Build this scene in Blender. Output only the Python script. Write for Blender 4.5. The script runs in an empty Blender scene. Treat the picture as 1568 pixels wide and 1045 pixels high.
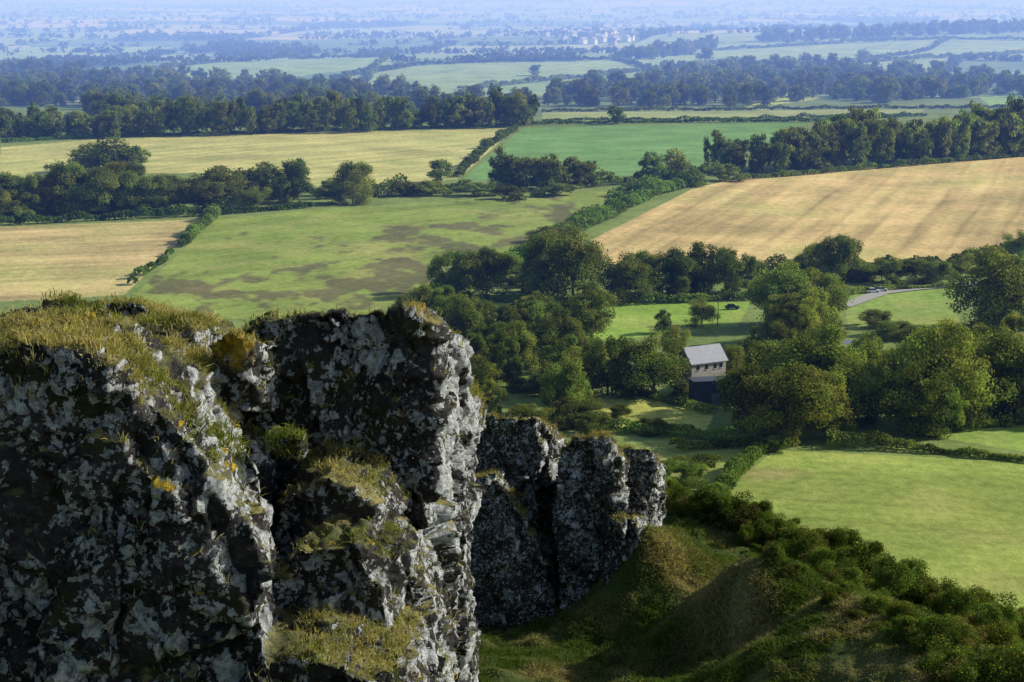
import bpy, bmesh, math, numpy as np
from mathutils import Vector, Matrix
rng=np.random.default_rng(7)
sc=bpy.context.scene
col=sc.collection
# ------------------------------------------------------------ camera frame
F=2926.0; CX,CY=784.0,522.5; PITCH=math.atan(562/F); CZ=95.0
cp,sp=math.cos(PITCH),math.sin(PITCH)
EL,AZ=math.radians(28),math.radians(74)
def ray(px,py):
    u=(px-CX)/F; v=(CY-py)/F
    return u/(cp+v*sp),(-sp+v*cp)/(cp+v*sp)     # x,z per metre of y
def P(px,py,d):
    a,b=ray(px,py); return (a*d,d,CZ+b*d)
# ------------------------------------------------------------ noise
def _h(ix,iy,iz,seed):
    with np.errstate(over='ignore'):
        h=(ix.astype(np.int64)*73856093)^(iy.astype(np.int64)*19349663)^(iz.astype(np.int64)*83492791)^(seed*2654435761)
        h=(h&0xffffffff).astype(np.uint64)
        h=((h^(h>>np.uint64(16)))*np.uint64(0x45d9f3b))&np.uint64(0xffffffff)
        h=((h^(h>>np.uint64(16)))*np.uint64(0x45d9f3b))&np.uint64(0xffffffff)
        h=h^(h>>np.uint64(16))
    return h.astype(np.float64)/4294967295.0
def vn(p,seed=1):
    p=np.asarray(p,float); i=np.floor(p).astype(np.int64); f=p-i; f=f*f*(3-2*f)
    r=0
    for a in(0,1):
        for b in(0,1):
            for c in(0,1):
                w=(f[:,0] if a else 1-f[:,0])*(f[:,1] if b else 1-f[:,1])*(f[:,2] if c else 1-f[:,2])
                r=r+w*_h(i[:,0]+a,i[:,1]+b,i[:,2]+c,seed)
    return r*2-1
def fbm(p,o=4,seed=1,g=.5):
    r=0;a=1;t=0
    for k in range(o):
        r=r+a*vn(p*(2.03**k)+k*17.3,seed+k);t+=a;a*=g
    return r/t
def f2(x,y,s,o=4,seed=1): return fbm(np.stack([x/s,y/s,np.zeros_like(x)+.37],1),o,seed)
def facets(p,seed):
    i=np.floor(p).astype(np.int64); best=np.full(len(p),9.);sec=np.full(len(p),9.)
    val=np.zeros(len(p))
    for a in(-1,0,1):
        for b in(-1,0,1):
            for c in(-1,0,1):
                X,Y,Z=i[:,0]+a,i[:,1]+b,i[:,2]+c
                c3=np.stack([X+_h(X,Y,Z,seed),Y+_h(X,Y,Z,seed+1),Z+_h(X,Y,Z,seed+2)],1)
                d=p-c3; dd=(d**2).sum(1)
                v=(_h(X,Y,Z,seed+3)-.5)*1.0+ (d[:,0]*(_h(X,Y,Z,seed+4)-.5)+d[:,1]*(_h(X,Y,Z,seed+5)-.5)+d[:,2]*(_h(X,Y,Z,seed+6)-.5))*2.0
                m=dd<best
                sec=np.where(m,best,np.minimum(sec,dd)); val=np.where(m,v,val); best=np.where(m,dd,best)
    return val,np.sqrt(sec)-np.sqrt(best)
# ------------------------------------------------------------ terrain height
def D(px,py,d):
    a,b=ray(px,py); return (a*d,d,-b*d)
ctl=[D(*q) for q in [(1010,790,42),(1130,850,38),(1250,920,34),(1390,1030,30),(1500,1130,27),
 (1100,1000,37.5),(960,1000,39.5),(960,890,45),(790,1000,39),(760,890,46),(1190,1000,34.6),(1060,900,41.5),(870,940,42),(880,1045,36.5),(740,1045,36),
 (1170,800,60),(1320,872,56),(1450,945,52),(1568,1010,48),(1400,960,40),(1500,1040,36),(1200,840,50),(1050,775,52)]]
ctl+=[(0,0,1.7),(0,6,4.5),(0,12,8),(0,20,12),(0,28,14),(-4,5,3.2),(-4,12,6.5),(-8,20,9.5),(-3,20,12),(4,5,4),(6,12,7.5),(8,20,10),
 (-10,40,15),(-20,60,22),(-10,10,5),(-20,30,11),(20,20,12),(20,40,18),(40,50,28),(0,-8,1),(-12,-5,1),(12,-5,3)]
for r_,d_ in((80,30),(120,50),(170,73),(230,97),(320,125)):
    for a_ in(-60,-35,-15,-5,0,5,10,15,30,55):
        a=math.radians(a_); ctl.append((r_*math.sin(a),r_*math.cos(a),d_))
ctl=np.array(ctl)
def phi(r2): return np.sqrt(r2+.6)
NC=len(ctl)
K=phi(((ctl[:,None,:2]-ctl[None,:,:2])**2).sum(2))
A=np.zeros((NC+3,NC+3));A[:NC,:NC]=K-np.eye(NC)*.15
A[:NC,NC]=1;A[:NC,NC+1:]=ctl[:,:2];A[NC,:NC]=1;A[NC+1:,:NC]=ctl[:,:2].T
RW=np.linalg.solve(A,np.concatenate([ctl[:,2],[0,0,0]]))
def hill(x,y):
    out=RW[NC]+RW[NC+1]*x+RW[NC+2]*y
    for k in range(NC): out=out+RW[k]*phi((x-ctl[k,0])**2+(y-ctl[k,1])**2)
    lim=y*(.30+.10*np.clip((y-62)/60,0,1))
    out=np.where(y>62,np.maximum(out,lim),out)
    return CZ-out
def plain(x,y):
    z=24*np.exp(-((x-800)/800)**2-((y-2600)/420)**2)
    z=z+9*np.exp(-((x+50)/520)**2-((y-1950)/230)**2)
    z=z+3*f2(x,y,260,2,31)*np.clip((y-400)/600,0,1)
    far=np.clip((y-2600)/3000,0,1)
    z=z+far*14*f2(x,y,1300,3,41)+np.clip((y-8000)/9000,0,1)*70*(f2(x,y,4500,3,43)+.35)
    return z
def H(x,y):
    x=np.atleast_1d(np.asarray(x,float));y=np.atleast_1d(np.asarray(y,float))
    z=plain(x,y); m=y<330
    if m.any():
        X_,Y_=x[m],y[m];h=hill(X_,Y_); nf=np.clip(Y_/20,.2,1)
        h+= nf*(.24*np.maximum(0,f2(X_,Y_,.55,2,50))+.22*f2(X_,Y_,1.3,3,51)+.26*f2(X_,Y_,5,2,52))
        zz=z[m]; k=4.0
        z[m]=np.where(np.abs(h-zz)<k*8, np.logaddexp(h/k,zz/k)*k, np.maximum(h,zz))
    return z
def hit(px,py,ymin=235,ymax=30000):
    a,b=ray(px,py); ys=np.geomspace(ymin,ymax,3000)
    z=CZ+b*ys; h=H(a*ys,ys); w=np.nonzero(z<=h)[0]
    if len(w)==0: k=2999; t=0
    else:
        k=max(w[0],1); e0=z[k-1]-h[k-1];e1=z[k]-h[k]; t=e0/(e0-e1) if e0>e1 else 0
        t=min(max(t,0),1); y=ys[k-1]+(ys[k]-ys[k-1])*t; return a*y,y
    return a*ys[k],ys[k]
def pip(x,y,poly):
    c=np.zeros(x.shape,bool);m=len(poly)
    for i in range(m):
        x0,y0=poly[i];x1,y1=poly[(i+1)%m]
        if y0==y1: continue
        c^=((y0>y)!=(y1>y))&(x<(x1-x0)*(y-y0)/(y1-y0)+x0)
    return c
crest=np.array([D(*q)[:2] for q in[(1005,788,42.5),(1130,848,38.2),(1250,915,34.4),(1390,1025,30.3),(1500,1130,27)]])
def crestdist(x,y):
    d=np.full(x.shape,1e9)
    for i in range(len(crest)-1):
        a,b=crest[i],crest[i+1];v=b-a;t=np.clip(((x-a[0])*v[0]+(y-a[1])*v[1])/(v@v),0,1)
        d=np.minimum(d,np.hypot(x-a[0]-t*v[0],y-a[1]-t*v[1]))
    return d
# ------------------------------------------------------------ helpers
def lin(r,g,b,k=1.0):
    return tuple(k*((c/255/12.92) if c/255<=.04045 else ((c/255+.055)/1.055)**2.4) for c in(r,g,b))
def new_mat(name):
    m=bpy.data.materials.new(name);m.use_nodes=True;m.node_tree.nodes.clear();return m,m.node_tree
def nd(t,ty,**k):
    x=t.nodes.new(ty)
    for a,b in k.items():
        if a=='op': x.operation=b
        elif a=='i':
            for q,v in b.items(): x.inputs[q].default_value=v
        else: setattr(x,a,b)
    return x
def L(t,a,b): t.links.new(a,b)
def math_(t,op,a,b=None,c=None,clamp=False):
    x=t.nodes.new('ShaderNodeMath');x.operation=op;x.use_clamp=clamp
    for i,v in enumerate((a,b,c)):
        if v is None: continue
        if hasattr(v,'is_output'): L(t,v,x.inputs[i])
        else: x.inputs[i].default_value=v
    return x.outputs[0]
def mixc(t,f,a,b,bt='MIX'):
    x=t.nodes.new('ShaderNodeMix');x.data_type='RGBA';x.blend_type=bt
    for s,v in((0,f),(6,a),(7,b)):
        if hasattr(v,'is_output'): L(t,v,x.inputs[s])
        else: x.inputs[s].default_value=v if s==0 else (*v,1)
    return x.outputs[2]
def ramp(t,v,lo,hi):
    x=t.nodes.new('ShaderNodeMapRange');x.interpolation_type='SMOOTHSTEP'
    L(t,v,x.inputs[0]);x.inputs[1].default_value=lo;x.inputs[2].default_value=hi;return x.outputs[0]
def noise(t,vec,s,d=4,r=.55,dist=0):
    x=nd(t,'ShaderNodeTexNoise',i={'Scale':s,'Detail':d,'Roughness':r,'Distortion':dist});L(t,vec,x.inputs['Vector']);return x
def mesh_np(name,v,f,cols=None,mats=(),mi=None,smooth=False):
    me=bpy.data.meshes.new(name);v=np.asarray(v,np.float32);f=np.asarray(f,np.int32);k=f.shape[1]
    me.vertices.add(len(v));me.vertices.foreach_set('co',v.ravel())
    me.loops.add(f.size);me.loops.foreach_set('vertex_index',f.ravel())
    me.polygons.add(len(f));me.polygons.foreach_set('loop_start',np.arange(0,f.size,k,dtype=np.int32))
    me.polygons.foreach_set('loop_total',np.full(len(f),k,np.int32))
    for m in mats: me.materials.append(m)
    if mi is not None: me.polygons.foreach_set('material_index',np.asarray(mi,np.int32))
    me.update(calc_edges=True)
    me.polygons.foreach_set('use_smooth',np.full(len(f),smooth))
    if cols is not None:
        a=me.color_attributes.new('col','FLOAT_COLOR','POINT');c=np.ones((len(v),4),np.float32);c[:,:3]=cols
        a.data.foreach_set('color',c.ravel())
    return me
def obj(name,me,parent=None,loc=None,rot=0,scale=None):
    o=bpy.data.objects.new(name,me);col.objects.link(o)
    if parent: o.parent=parent
    if loc is not None:o.location=loc
    if rot:o.rotation_euler=(0,0,rot)
    if scale is not None:o.scale=scale
    return o
def unit(a): return a/np.maximum(np.linalg.norm(a,axis=1,keepdims=True),1e-9)
def leaf_quads(c,nrm,size,asp=.75):
    m=len(c);r=unit(rng.normal(size=(m,3)));t=unit(np.cross(nrm,r));b=np.cross(nrm,t)
    s=np.asarray(size).reshape(-1,1)*np.ones((m,1))
    t=t*s*.62;b=b*s*.62*asp; bend=nrm*s*.12
    v=np.stack([c-t-bend,c-b*1+bend,c+t-bend,c+b*1+bend],1).reshape(-1,3)
    return v,np.arange(4*m).reshape(-1,4)
def tube(p0,p1,r0,r1,k=7):
    p0=np.array(p0,float);p1=np.array(p1,float);d=p1-p0;d/=np.linalg.norm(d)
    a=np.cross(d,[.3,.9,.1]);a/=np.linalg.norm(a);b=np.cross(d,a);th=np.arange(k)*2*math.pi/k
    ring=np.cos(th)[:,None]*a+np.sin(th)[:,None]*b
    v=np.concatenate([p0+ring*r0,p1+ring*r1]);f=[[i,(i+1)%k,k+(i+1)%k,k+i] for i in range(k)]
    return v,np.array(f)
# ------------------------------------------------------------ materials
def foliage_mat(name,trans=.3,var=.35,hr=.03):
    m,t=new_mat(name);o=nd(t,'ShaderNodeOutputMaterial');at=nd(t,'ShaderNodeAttribute',attribute_name='col')
    oi=nd(t,'ShaderNodeObjectInfo');k=math_(t,'MULTIPLY_ADD',oi.outputs['Random'],var,1-var*.45)
    hs=nd(t,'ShaderNodeHueSaturation');L(t,at.outputs['Color'],hs.inputs['Color']);L(t,k,hs.inputs['Value'])
    hu=math_(t,'MULTIPLY_ADD',math_(t,'FRACT',math_(t,'MULTIPLY',oi.outputs['Random'],7.31)),hr,.5-hr*.6);L(t,hu,hs.inputs['Hue'])
    d=nd(t,'ShaderNodeBsdfDiffuse');tr=nd(t,'ShaderNodeBsdfTranslucent');mx=nd(t,'ShaderNodeMixShader',i={0:trans})
    L(t,hs.outputs[0],d.inputs[0]);L(t,mixc(t,1.0,hs.outputs[0],(1.6,1.6,.75),'MULTIPLY'),tr.inputs[0])
    L(t,d.outputs[0],mx.inputs[1]);L(t,tr.outputs[0],mx.inputs[2]);L(t,mx.outputs[0],o.inputs[0]);return m
FOL=foliage_mat('foliage',.40,.8,.05);GRS=foliage_mat('grass_blades',.3,0,0);GOR=foliage_mat('gorse_foliage',.3,.6,.02)
def plainmat(name,c,rough=.8,var=.25,scale=2.0,metal=0,bump=.0):
    m,t=new_mat(name);o=nd(t,'ShaderNodeOutputMaterial');b=nd(t,'ShaderNodeBsdfPrincipled',i={'Roughness':rough,'Metallic':metal})
    g=nd(t,'ShaderNodeTexCoord');nz=noise(t,g.outputs['Object'],scale,5)
    L(t,mixc(t,nz.outputs[0],tuple(x*(1-var) for x in c),tuple(min(1,x*(1+var)) for x in c)),b.inputs['Base Color'])
    if bump:
        bp=nd(t,'ShaderNodeBump',i={'Strength':bump,'Distance':.05});L(t,nz.outputs[0],bp.inputs['Height']);L(t,bp.outputs[0],b.inputs['Normal'])
    L(t,b.outputs[0],o.inputs[0]);return m
BARK=plainmat('bark',(.11,.09,.07))
def ground_material():
    m,t=new_mat('ground_fields');o=nd(t,'ShaderNodeOutputMaterial');at=nd(t,'ShaderNodeAttribute',attribute_name='col')
    g=nd(t,'ShaderNodeNewGeometry');p=g.outputs['Position']
    n1=noise(t,p,.03,6,.65);n2=noise(t,p,.35,6,.7);n3=noise(t,p,5.0,4,.7)
    s=math_(t,'ADD',math_(t,'MULTIPLY',n1.outputs[0],.8),math_(t,'ADD',math_(t,'MULTIPLY',n2.outputs[0],.8),math_(t,'MULTIPLY',n3.outputs[0],.4)))
    k=ramp(t,s,.72,1.28)
    c=mixc(t,1.0,at.outputs['Color'],mixc(t,k,(.62,.68,.60),(1.34,1.24,1.3)),'MULTIPLY')
    b=nd(t,'ShaderNodeBsdfPrincipled',i={'Roughness':.95,'Specular IOR Level':.1});L(t,c,b.inputs['Base Color'])
    bp=nd(t,'ShaderNodeBump',i={'Strength':.9,'Distance':.4});L(t,n2.outputs[0],bp.inputs['Height']);L(t,bp.outputs[0],b.inputs['Normal'])
    L(t,b.outputs[0],o.inputs[0]);return m
def rock_material():
    m,t=new_mat('lichen_rock');o=nd(t,'ShaderNodeOutputMaterial');g=nd(t,'ShaderNodeNewGeometry');p=g.outputs['Position']
    sx=nd(t,'ShaderNodeSeparateXYZ');L(t,g.outputs['Normal'],sx.inputs[0]);nz,nx=sx.outputs[2],sx.outputs[0]
    warp=noise(t,p,5,5,.65);vw=nd(t,'ShaderNodeVectorMath',operation='MULTIPLY_ADD');L(t,warp.outputs['Color'],vw.inputs[0]);vw.inputs[1].default_value=(.38,.38,.38);L(t,p,vw.inputs[2])
    q=vw.outputs[0]
    nb=noise(t,p,3,8,.65);nf=noise(t,p,28,6,.7)
    base=mixc(t,ramp(t,nb.outputs[0],.35,.65),(.010,.010,.012),(.056,.052,.050))
    base=mixc(t,ramp(t,nf.outputs[0],.48,.72),base,(.13,.125,.12))
    moss=noise(t,p,2.3,5,.6);base=mixc(t,math_(t,'MULTIPLY',ramp(t,moss.outputs[0],.52,.64),.8),base,(.045,.05,.016))
    v1=nd(t,'ShaderNodeTexVoronoi',i={'Scale':5.0,'Randomness':1});L(t,q,v1.inputs['Vector'])
    big=noise(t,p,1.7,3,.5)
    th=math_(t,'ADD',math_(t,'MULTIPLY_ADD',ramp(t,big.outputs[0],.40,.64),.46,.0),math_(t,'MULTIPLY',math_(t,'MAXIMUM',nx,0),.40))  # extra lichen on right-facing rock paints in the lit side's paler grey
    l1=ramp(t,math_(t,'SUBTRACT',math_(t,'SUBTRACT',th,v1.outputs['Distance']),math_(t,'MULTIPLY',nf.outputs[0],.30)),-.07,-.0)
    v2=nd(t,'ShaderNodeTexVoronoi',i={'Scale':18,'Randomness':1});L(t,q,v2.inputs['Vector'])
    sc2=nd(t,'ShaderNodeSeparateColor');L(t,v2.outputs['Color'],sc2.inputs[0])
    big2=noise(t,p,2.6,3,.5)
    l2=ramp(t,math_(t,'SUBTRACT',math_(t,'MULTIPLY',ramp(t,math_(t,'ADD',math_(t,'MULTIPLY',sc2.outputs[0],.8),math_(t,'MULTIPLY',big2.outputs[0],1.8)),.95,1.6),.64),v2.outputs['Distance']),0,.12)
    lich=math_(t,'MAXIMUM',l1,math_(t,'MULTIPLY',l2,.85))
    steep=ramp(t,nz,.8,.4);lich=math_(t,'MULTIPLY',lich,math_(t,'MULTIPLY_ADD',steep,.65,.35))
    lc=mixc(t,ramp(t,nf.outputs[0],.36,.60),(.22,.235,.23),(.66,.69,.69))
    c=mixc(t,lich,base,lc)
    up=ramp(t,math_(t,'ADD',nz,math_(t,'MULTIPLY_ADD',nb.outputs[0],1.3,-.65)),.58,.82)
    gold=mixc(t,ramp(t,moss.outputs[0],.42,.58),(.13,.13,.045),(.38,.33,.12))
    gold=mixc(t,ramp(t,nf.outputs[0],.45,.7),gold,(.15,.17,.04))
    c=mixc(t,math_(t,'MULTIPLY',up,.9),c,gold)
    on=noise(t,p,3.1,4,.6);orr=math_(t,'MULTIPLY',ramp(t,on.outputs[0],.64,.69),ramp(t,nz,.3,.6))
    v=nd(t,'ShaderNodeVectorMath',operation='DISTANCE');L(t,p,v.inputs[0]);v.inputs[1].default_value=P(342,535,9.45)
    orr=math_(t,'MAXIMUM',orr,ramp(t,math_(t,'ADD',v.outputs['Value'],math_(t,'MULTIPLY',nb.outputs[0],.45)),.42,.33))
    c=mixc(t,orr,c,mixc(t,ramp(t,nf.outputs[0],.35,.65),(.22,.15,.01),(.62,.44,.03)))
    b=nd(t,'ShaderNodeBsdfPrincipled',i={'Roughness':.9,'Specular IOR Level':.25});L(t,c,b.inputs['Base Color'])
    n4=noise(t,p,14,8,.7)
    hh=math_(t,'ADD',math_(t,'MULTIPLY',n4.outputs[0],1.0),math_(t,'MULTIPLY',lich,.15))
    bp=nd(t,'ShaderNodeBump',i={'Strength':1.0,'Distance':.07});L(t,hh,bp.inputs['Height']);L(t,bp.outputs[0],b.inputs['Normal'])
    L(t,b.outputs[0],o.inputs[0]);return m
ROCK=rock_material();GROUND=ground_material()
# ------------------------------------------------------------ fields
fields=[ # outlines surveyed onto the terrain, colour, streak amount
 ([(0,226),(140,214),(480,203),(790,196),(700,275),(480,287),(300,265),(0,272)],(200,196,122),.12),
 ([(800,196),(1240,188),(1200,205),(1085,255),(930,272),(705,278)],(124,164,90),.05),
 ([(830,172),(1420,167),(1400,178),(830,187)],(172,184,110),.06),
 ([(905,368),(1060,290),(1130,272),(1568,240),(1700,235),(1700,330),(1540,385),(1450,408),(1220,412),(1160,415),(930,415)],(216,190,128),.17),
 ([(-120,352),(310,336),(190,452),(-150,470)],(200,180,124),.17),
 ([(330,337),(480,322),(800,300),(1000,290),(1045,285),(870,358),(790,400),(650,450),(560,480),(300,490),(195,460)],(142,160,76),.09),
 ([(670,462),(1150,462),(1130,500),(950,520),(680,520)],(150,182,76),.06),
 ([(1290,452),(1462,442),(1470,500),(1300,505)],(144,170,80),.06),
 ([(890,606),(960,602),(1092,637),(1080,664),(900,658)],(198,200,104),.09),
 ([(1185,690),(1568,707),(1750,715),(1750,1000),(1300,990),(1090,775)],(156,172,84),.10),
 ([(1400,664),(1568,650),(1700,645),(1700,700),(1568,692)],(144,174,80),.06),
 ([(1000,676),(1160,678),(1120,745),(1000,760)],(144,158,82),.09),
 ([(170,118),(330,97),(600,88),(600,100),(420,120)],(164,190,116),.05),
 ([(505,122),(640,101),(940,93),(985,106),(700,138),(560,132)],(168,190,114),.05),
 ([(705,138),(1000,108),(1090,103),(900,134)],(160,186,106),.05),
 ([(985,100),(1090,77),(1440,60),(1568,64),(1650,64),(1650,84),(1300,100),(1090,106)],(168,190,112),.05),
 ([(1380,124),(1490,112),(1700,108),(1700,122),(1480,128)],(164,194,98),.04),
 ([(1130,152),(1225,140),(1256,152),(1140,166)],(204,212,86),.04),
 ([(1500,150),(1600,140),(1700,150),(1520,165)],(160,192,102),.04),
 ([(0,182),(140,180),(140,190),(0,192)],(184,190,128),.04),
 ([(60,140),(165,138),(160,158),(100,160)],(174,184,130),.04),
]
fpoly=[([hit(*q) for q in pl],c,s) for pl,c,s in fields]
rush=[(hit(px,py),r) for px,py,r in[(640,365,34),(735,350,20),(700,380,26),(600,405,22),(560,385,18),(450,415,16),(340,440,26),(430,455,30),(560,440,30),(620,430,30),(680,420,26),(860,325,30),(600,350,14),(270,430,14),(480,462,20),(780,372,24)]]
def ground_colour(x,y,z):
    N=len(x);C=np.empty((N,3));C[:]=lin(130,148,80)
    dist=y>1500
    if dist.any():
        xx=x[dist];yy=y[dist];u,v,cu,cv,e=patch(xx,yy)
        r=_h(cu,cv,cu*0,5);pal=np.array([lin(160,184,118),lin(188,200,138),lin(142,168,104),lin(214,208,156),lin(170,192,124),lin(130,156,98)])
        cc=pal[(r*5.99).astype(int)]
        wd=np.clip((3+yy*.0009-e)/4,0,1)[:,None];cc=cc*(1-wd)+np.array(lin(80,102,70))*wd
        w=woodmask(xx,yy)[:,None];cc=cc*(1-w)+np.array(lin(76,100,66))*w
        C[dist]=cc
    for pl,c,s in fpoly:
        a=np.array(pl);bx=(x>a[:,0].min())&(x<a[:,0].max())&(y>a[:,1].min())&(y<a[:,1].max());ix=np.nonzero(bx)[0]
        if len(ix)==0: continue
        ins=ix[pip(x[ix],y[ix],pl)];th=math.atan2(a[1,1]-a[0,1],a[1,0]-a[0,0])
        uu=x[ins]*math.cos(th)+y[ins]*math.sin(th);vv=-x[ins]*math.sin(th)+y[ins]*math.cos(th)
        st=fbm(np.stack([uu/90,vv/5,uu*0],1),3,61);pt=f2(x[ins],y[ins],55,5,62)
        tram=np.exp(-((np.mod(vv+3*f2(uu,vv,120,2,63),16)-8)/1.2)**2)
        C[ins]=np.array(lin(*c))*(1+2.2*s*st[:,None]+2.4*s*pt[:,None]-.9*s*tram[:,None])
        if s>.11:
            g=np.clip(pt*1.8,0,1)[:,None]*.6;C[ins]=C[ins]*(1-g)+np.array(lin(166,180,98))*g
        elif s>.055:
            g=np.clip(f2(x[ins],y[ins],24,4,66)*1.8,0,1)[:,None]*.6;C[ins]=C[ins]*(1-g)+np.array(lin(178,174,104))*g
    ix=np.nonzero(pip(x,y,fpoly[5][0]))[0];q=f2(x[ix],y[ix]*.6,9,5,71);cen=-.55+0*q
    for (rx,ry),rr in rush: cen=np.maximum(cen,-.55+.85*np.exp(-((x[ix]-rx)/rr)**2-((y[ix]-ry)/(rr*1.3))**2))
    k=np.clip((q*1.6+cen)*3.0,0,1)[:,None]*.72;C[ix]=C[ix]*(1-k)+np.array(lin(104,92,74))*k
    gx_,gy_=hit(1180,727);k=np.clip(1.3-np.hypot((x-gx_)/7,(y-gy_)/5)+.4*f2(x,y,3,2,72)*((y>235)&(y<700)),0,1)[:,None]*.6*((y>235)&(y<700))[:,None];C=C*(1-k)+np.array(lin(190,170,120))*k
    hm=(y<330)&(z>5.0);ix=np.nonzero(hm)[0]
    q=f2(x[ix],y[ix],3.5,4,81);q2=f2(x[ix],y[ix],.9,3,82)
    k=np.clip(.32+q*1.3+q2*1.0,0,1)[:,None];hc=np.array(lin(62,78,36))*(1-k)+np.array(lin(112,104,62))*k
    cr=np.exp(-(crestdist(x[ix],y[ix])/.45)**2)[:,None]*np.clip(.4+q2*1.4,0,1)[:,None]*.7;hc=hc*(1-cr)+np.array(lin(176,160,112))*cr  # straw-coloured crest strip, also painting in the sunlit ridge line
    C[ix]=hc
    return np.clip(C,0.004,.75)
def patch(x,y):
    wx=x+60*f2(x,y,420,2,91);wy=y+80*f2(x,y,420,2,92)
    v=(wy*.96+wx*.25)/260.0;cv=np.floor(v);of=_h(cv.astype(int),cv.astype(int)*0,cv.astype(int)*0,7)
    u=(wx*.96-wy*.25)/(190+140*of)+of*5;cu=np.floor(u)
    fu=u-cu;fv=v-cv;e=np.minimum(np.minimum(fu,1-fu)*(190+140*of),np.minimum(fv,1-fv)*260)
    return u,v,cu.astype(int),cv.astype(int),e
def woodmask(x,y): return np.clip((f2(x,y*.6,420,3,95)-.30)*12,0,1)
t1=np.tan(np.linspace(-.30,.30,880));t=np.concatenate([np.linspace(-1.3,t1[0],90)[:-1],t1,np.linspace(t1[-1],1.3,90)[1:]])
ya=np.concatenate([np.linspace(1,24,60),np.geomspace(24.3,66,330),np.geomspace(66.8,300,130)]);pyv=np.arange(850,-31.5,-1.05);yb=CZ*F/(pyv+40)*1.0
yb=yb[yb>ya[-1]+1.5];ys=np.concatenate([ya,yb])
T,Y=np.meshgrid(t,ys);X=T*(Y+8.0);X=X.ravel();Y=Y.ravel();Z=H(X,Y)
nr,nc=len(ys),len(t);ii=np.arange(nr*nc).reshape(nr,nc)
fc=np.stack([ii[:-1,:-1],ii[:-1,1:],ii[1:,1:],ii[1:,:-1]],-1).reshape(-1,4)
obj('ground',mesh_np('ground',np.stack([X,Y,Z],1),fc,ground_colour(X,Y,Z),[GROUND],smooth=True))
# ------------------------------------------------------------ tree prototypes
def tree_proto(name,nleaf,leaf,kind,seed):
    global rng
    rs=rng;rng=np.random.default_rng(seed)
    if kind=='round': c0,rx,rz,nM,th,bot=.52,.42,.44,11,.026,.07
    elif kind=='tall': c0,rx,rz,nM,th,bot=.58,.27,.42,11,.020,.15
    else: c0,rx,rz,nM,th,bot=.44,.46,.40,7,.012,.0
    mj=[];cs=[]
    for k in range(nM):
        d=unit(rng.normal(size=(1,3)))[0];rr=rng.uniform(.35,.72)
        if k<2: d[2]=abs(d[2])
        cM=np.array([d[0]*rx*rr,d[1]*rx*rr,c0+d[2]*rz*rr]);R=rng.uniform(.34,.52)*rx
        if k==2: cM[2]=c0+rz*.6;cM[:2]*=.4
        if k==3: cM[2]=c0-rz*.5;R*=1.2
        mj.append(cM)
        for j in range(9):
            e=unit(rng.normal(size=(1,3))+[[0,0,.15]])[0];cs.append([*(cM+e*R*rng.uniform(.6,.95)),R*rng.uniform(.28,.55)])
    cs=np.array(cs);nl=len(cs)
    w=cs[:,3]**2;w/=w.sum();id_=rng.choice(nl,nleaf,p=w)
    d=unit(rng.normal(size=(nleaf,3)));r=rng.uniform(.35,1,nleaf)**.5*(1+.2*rng.normal(size=nleaf))
    c=cs[id_,:3]+d*(r*cs[id_,3])[:,None]
    lo=np.percentile(c,1,axis=0);hi=np.percentile(c,99,axis=0)
    S=np.array([1/(hi[0]-lo[0]),1/(hi[1]-lo[1]),(1-bot)/(hi[2]-lo[2])]);O=np.array([-(lo[0]+hi[0])/2*S[0],-(lo[1]+hi[1])/2*S[1],bot-lo[2]*S[2]])
    c=c*S+O;cs[:,:3]=cs[:,:3]*S+O;mj=np.array(mj)*S+O;c[:,2]=np.abs(c[:,2])
    V=[];Fc=[];MI=[];C=[];off=0
    def add(v,f,mi,cc):
        nonlocal off
        V.append(v);Fc.append(f+off);MI.append(np.full(len(f),mi));C.append(np.broadcast_to(cc,(len(v),3)));off+=len(v)
    lean=rng.uniform(-.03,.03,2);zt=.6
    v,f=tube((0,0,-.03),(lean[0],lean[1],zt),th,th*.6);add(v,f,0,(.08,.06,.04))
    for k in range(len(mj)):
        z0=rng.uniform(.2,.85)*zt
        v,f=tube((lean[0]*z0,lean[1]*z0,z0),mj[k],th*.5,th*.15,5);add(v,f,0,(.08,.06,.04))
    nrm=unit(d*.8+unit(c-np.array([0,0,.45]))*.5+np.array([0,0,.2])+rng.normal(size=(nleaf,3))*.5)
    v,f=leaf_quads(c,nrm,leaf*rng.uniform(.6,1.4,nleaf))
    basec=np.array([.140,.205,.050]) 
    lob=rng.uniform(.6,1.4,nl)[id_];yel=rng.uniform(0,1,nl)[id_]
    cc=basec*(lob*rng.uniform(.7,1.3,nleaf))[:,None];cc[:,0]*=1+.45*yel*rng.uniform(.5,1,nleaf)
    add(v,f,1,np.repeat(cc,4,0))
    rng=rs
    return mesh_np(name,np.concatenate(V),np.concatenate(Fc),np.concatenate(C),[BARK,FOL],np.concatenate(MI))
HI={k:[tree_proto(f'{k}_hi{s}',15000,.027,k,s*13+5) for s in range(6)] for k in('round','tall','bush')}
LO={k:[tree_proto(f'{k}_lo{s}',2600,.057,k,s*17+3) for s in range(6)] for k in('round','tall','bush')}
pr=np.random.default_rng(99)
def place(name,px,py,hpx,wpx,kind='round',parent=None,ymin=235):
    x,y=hit(px,py,ymin);z=float(H(x,y)[0]);h=hpx*y/F*1.02;w=wpx*y/F
    protos=(HI if y<800 else LO)[kind];me=protos[pr.integers(len(protos))]
    return obj(name,me,parent,(x,y,z-.02*h),pr.uniform(0,6.28),(w,w*pr.uniform(.85,1.15),h))
def empty(name):
    e=bpy.data.objects.new(name,None);col.objects.link(e);return e
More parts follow.
